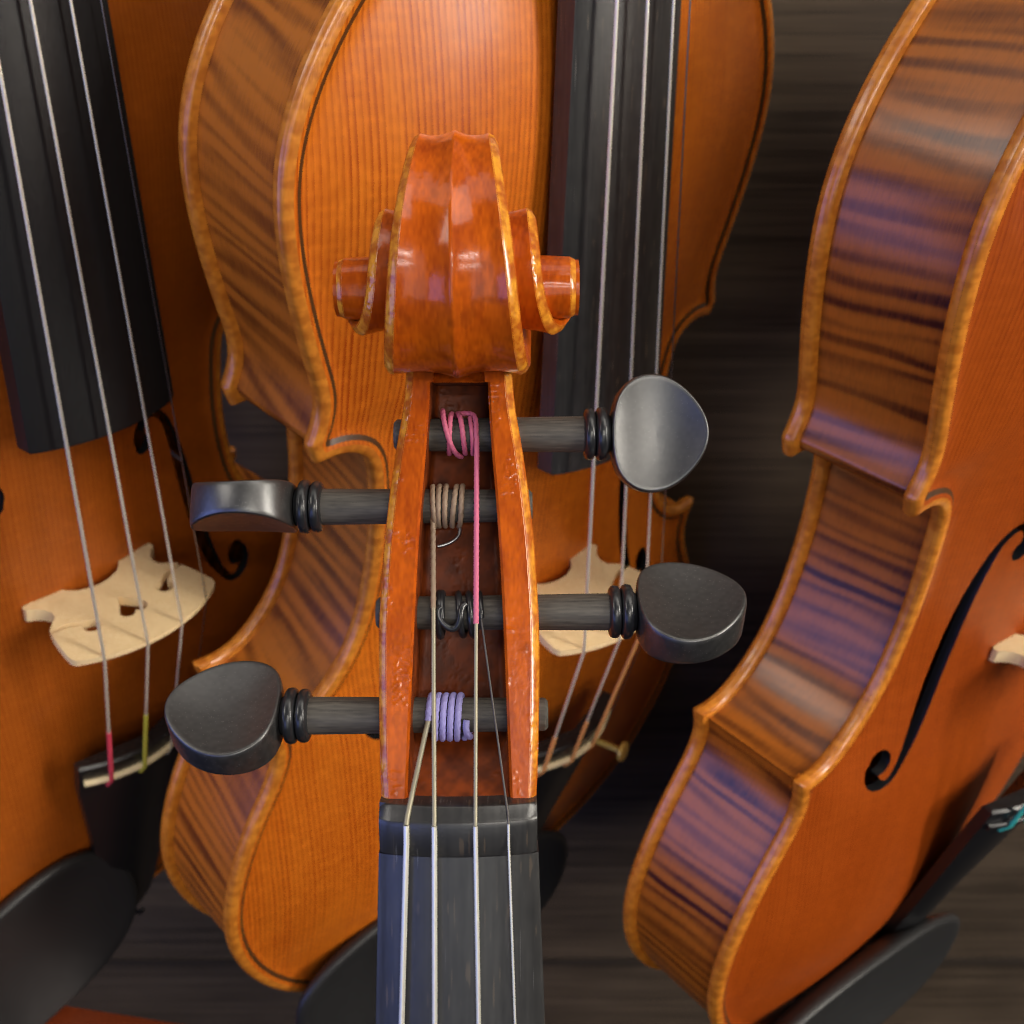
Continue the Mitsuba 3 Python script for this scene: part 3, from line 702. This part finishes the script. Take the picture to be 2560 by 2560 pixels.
# strings of the front violin
Hi = np.linalg.inv(HEAD)
BRH = [(Hi @ np.r_[br_top(x) + [0, 0, .3], 1])[:3] for x in (-20.5, -6.2, 5.7, 17.0)]
def nut_pt(i): return np.array([STR_NUT[i], 2.3, 1.02 + math.sqrt(42 * 42 - STR_NUT[i] ** 2) - 42 + STR_R[i] * .8])
def tail(i):
    b = BRH[i]; return np.vstack([np.linspace(b, nut_pt(i) - [0, 2.6, 0.0], 10), [nut_pt(i)]])
def string_part(i, pieces):
    sk = numbered(f'{kF}__string')
    for nm, path, r, mat, tw in pieces:
        put(f'{sk}__{nm}', shape(tube(path, r, 12, tw), mat, 60), MHF)
r0 = .52
cG = coil(15.3, -4.9, .6, 4.75, r0, .1, 0)                                       # lavender
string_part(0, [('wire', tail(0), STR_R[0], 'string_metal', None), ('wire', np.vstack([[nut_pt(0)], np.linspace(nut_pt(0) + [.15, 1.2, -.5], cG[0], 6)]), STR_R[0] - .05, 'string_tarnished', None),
                ('silk', np.vstack([cG, spline3([cG[-1], cG[-1] + [1.0, 1.3, -.2], cG[-1] + [2.6, 3.2, -1.2]], 8)[1:]]), r0, 'silk_lavender', 2.6),
                ('silk', spline3([(1.6, 15.3 - 2.8, n_front(15.3) - 6.2 + 1.6), (1.0, 15.3 - 1.0, n_front(15.3) - 6.2 + 3.3), (1.1, 15.3 + .3, n_front(15.3) - 6.2 + 3.3)], 10), r0, 'silk_lavender', None)])
cD = coil_keys(48.5, .40, [-4.5, -3.4, -2.3, -.6, .35], [-4.0, -3.5, -2.5, -1.4, -.35])
pD = nut_pt(1) + (cD[0] - nut_pt(1)) * .62
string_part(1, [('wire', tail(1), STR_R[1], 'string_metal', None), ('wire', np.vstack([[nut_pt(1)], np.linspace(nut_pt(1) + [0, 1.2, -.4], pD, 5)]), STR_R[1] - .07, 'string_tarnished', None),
                ('silk', np.vstack([np.linspace(pD, cD[0], 60)[:-1], cD]), .43, 'silk_brown', 2.2),
                ('end', spline3([cD[-1], cD[-1] + [.1, -1.3, .3], cD[-1] + [-.9, -2.4, .8], cD[-1] + [-3.4, -3.2, 1.4]], 16), .30, 'steel', None)])
zA = n_front(60) - 6.2
pA1 = np.array([2.75, 60 - .5, zA + 3.4]); pA0 = nut_pt(2) + (pA1 - nut_pt(2)) * .50
cA = np.array([(1.9, 57.3, zA + 1.9), (1.9, 60, zA + 3.3), (1.7, 62.3, zA + 2.3), (.9, 63.4, zA + .6), (-.2, 62.9, zA + 1.6)])
cA2 = coil_keys(60.3, .42, [-.5, -1.4, -2.9], [.75, -1.9, .15], lift=[0, 0, .5])
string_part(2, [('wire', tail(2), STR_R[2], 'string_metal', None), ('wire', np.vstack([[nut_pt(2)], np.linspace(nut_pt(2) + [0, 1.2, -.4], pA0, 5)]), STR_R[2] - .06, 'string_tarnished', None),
                ('silk', np.vstack([np.linspace(pA0, pA1, 90), spline3([pA1, (2.6, 62.2, zA + 2.6), (2.0, 63.4, zA + 1.5), (.8, 63.6, zA + .8), tuple(cA2[0])], 60)[1:], cA2[1:]]), .42, 'silk_pink', 3.0),
                ('silk', spline3([(2.0, 56.9, zA + 1.6), (2.0, 60, zA + 3.3), (1.6, 62.9, zA + 1.8)], 16), .36, 'silk_pink', None)])
zE = n_front(31.2) - 6.2
cE = coil(31.2, 3.4, -.6, 2.4, .5, 0, 0)
cE2 = coil(31.2, -2.9, -3.4, 1.3, .6, 0, 0)
loopE = spline3([(-2.9, 33.0, zE + 3.2), (-2.2, 30.0, zE + 3.6), (-.9, 29.6, zE + 3.7), (.1, 31.2, zE + 3.9), (.3, 32.6, zE + 3.6), (.9, 33.4, zE + 3.0)], 24)
string_part(3, [('wire', tail(3), STR_R[3], 'string_metal', None), ('wire', np.vstack([[nut_pt(3)], np.linspace(nut_pt(3) + [-.05, 1.2, -.3], cE[0], 6)]), .17, 'steel_dark', None),
                ('silk', cE, .55, 'string_black', None), ('silk', cE2, .6, 'string_black', None), ('silk', loopE, .55, 'string_black', None)])

# ------------------------------------------------------------------ the other violins
HEAD_PARTS = [(k[len(kF):], v) for k, v in scene.items() if k.startswith(kF) and k[len(kF) + 2:].split('__')[0].rstrip('_0123456789') in ('scroll', 'pegbox', 'peg', 'nut')]
def add_head(built):
    """The same scroll, pegbox, nut and pegs on another violin."""
    key, _, MH = built
    for tail_, sh in HEAD_PARTS: scene[key + tail_] = {**sh, 'to_world': T4(MH)}

add_head(build_violin(POSE_C, 'spruce_amber', 'flame_warm', 'amber violin standing directly behind the scroll, flamed ribs showing at its left', 'head_face', skew=2.0, fb=fingerboard(-277, -2.95),
             silks=((1, ('silk_orange', .35)), (2, ('silk_orange', .9)), (0, ('silk_orange', .3))), tuner=(15.5, 97),
             chin=dict(cup=dict(cx=-33, cy=22, cz=13, a=58, b=31, rot=-.06, tilt_y=-.10), foot=-30)))
add_head(build_violin(POSE_R, 'spruce_red', 'flame_dark', 'reddish violin at the right with a long f-hole and striped ribs', 'head_face', fret=False,
             silks=((0, ('silk_teal', .45)), (1, ('silk_teal', .45))),
             chin=dict(cup=dict(cx=-34, cy=14, cz=15, a=60, b=25, rot=-.12, tilt_y=-.10), foot=-30)))
add_head(build_violin(POSE_L, 'spruce_brown', 'flame_warm', 'brown violin at the left edge, its pale bridge and red and green string ends visible', 'head_face', fb_mat='ebony_black',
             silks=((0, ('silk_red', .42)), (1, ('silk_lime', .45))),
             chin=dict(cup=dict(cx=-44, cy=28, cz=15, a=42, b=34, rot=.2), foot=-40)))

# ------------------------------------------------------------------ setting: a dark wall of wooden planks, a reddish rail low at the left
WALL_Y = .375
rng = np.random.default_rng(4)
pitch = .103
z_line = CAM_Z - 1.312 * WALL_Y
labels['wall'] = {'label': 'dark brown wooden plank wall behind the violins', 'category': 'wall', 'kind': 'structure'}
for k in range(-5, 2):
    z0, tall = z_line + k * pitch, pitch if k < 1 else .95
    lap = .012 if k < 1 else 0
    m = m3.Manifold.batch_hull([m3.Manifold.cube([1.8, .010, tall + lap - .002], True).translate([0, .001, 0]), m3.Manifold.cube([1.798, .012, tall + lap - .004], True)])
    m = from_man(m); m.apply_translation([0.05, WALL_Y + .006 - .0135 * k + (.0135 if k > 0 else 0), z0 + (tall + lap) / 2])
    scene[numbered('wall__plank')] = mikit.ply(m, 'mat_wall_wood')
for k in range(-4, 2):                                        # dark strips added over the joints, their colour standing in for gap shade
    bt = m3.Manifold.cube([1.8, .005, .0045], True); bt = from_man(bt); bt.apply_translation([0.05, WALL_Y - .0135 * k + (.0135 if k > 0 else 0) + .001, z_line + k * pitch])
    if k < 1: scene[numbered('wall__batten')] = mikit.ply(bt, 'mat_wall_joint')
bk = trimesh.creation.box([2.0, .02, 1.6]); bk.apply_translation([0.05, WALL_Y + .105, z_line + .2])
scene['wall__backing'] = mikit.ply(bk, {'type': 'diffuse', 'reflectance': rgbv((.012, .010, .008))})

# a reddish wooden rail end in the bottom left corner
def cam_pt(px, py, z): return CAM_POS + CAM2W @ np.array([(px - 1280) / FPX * z, (py - 1280) / FPX * z, z]) * .001
q0, q1 = np.array([-.172, .30, 0]), np.array([-.122, .305, 0])
ra, rb = cam_pt(95, 2598, 375), cam_pt(420, 2650, 372)
rail = loft([[p + np.array(o) * k for o in [(0, -.010, -.006), (0, .010, -.006), (0, .013, 0), (0, .010, .006), (0, -.010, .006), (0, -.013, 0)]] for p, k in
             [(ra - [.004, 0, 0], .3), (ra - [.003, 0, 0], .75), (ra, 1), (ra * .5 + rb * .5, 1), (rb, 1), (rb + (rb - ra), 1)]])
scene['wooden_rail'] = mikit.ply(rail, 'mat_rail_red', smooth=40)
labels['wooden_rail'] = {'label': 'reddish varnished wooden rail end low in the bottom left corner', 'category': 'rail'}
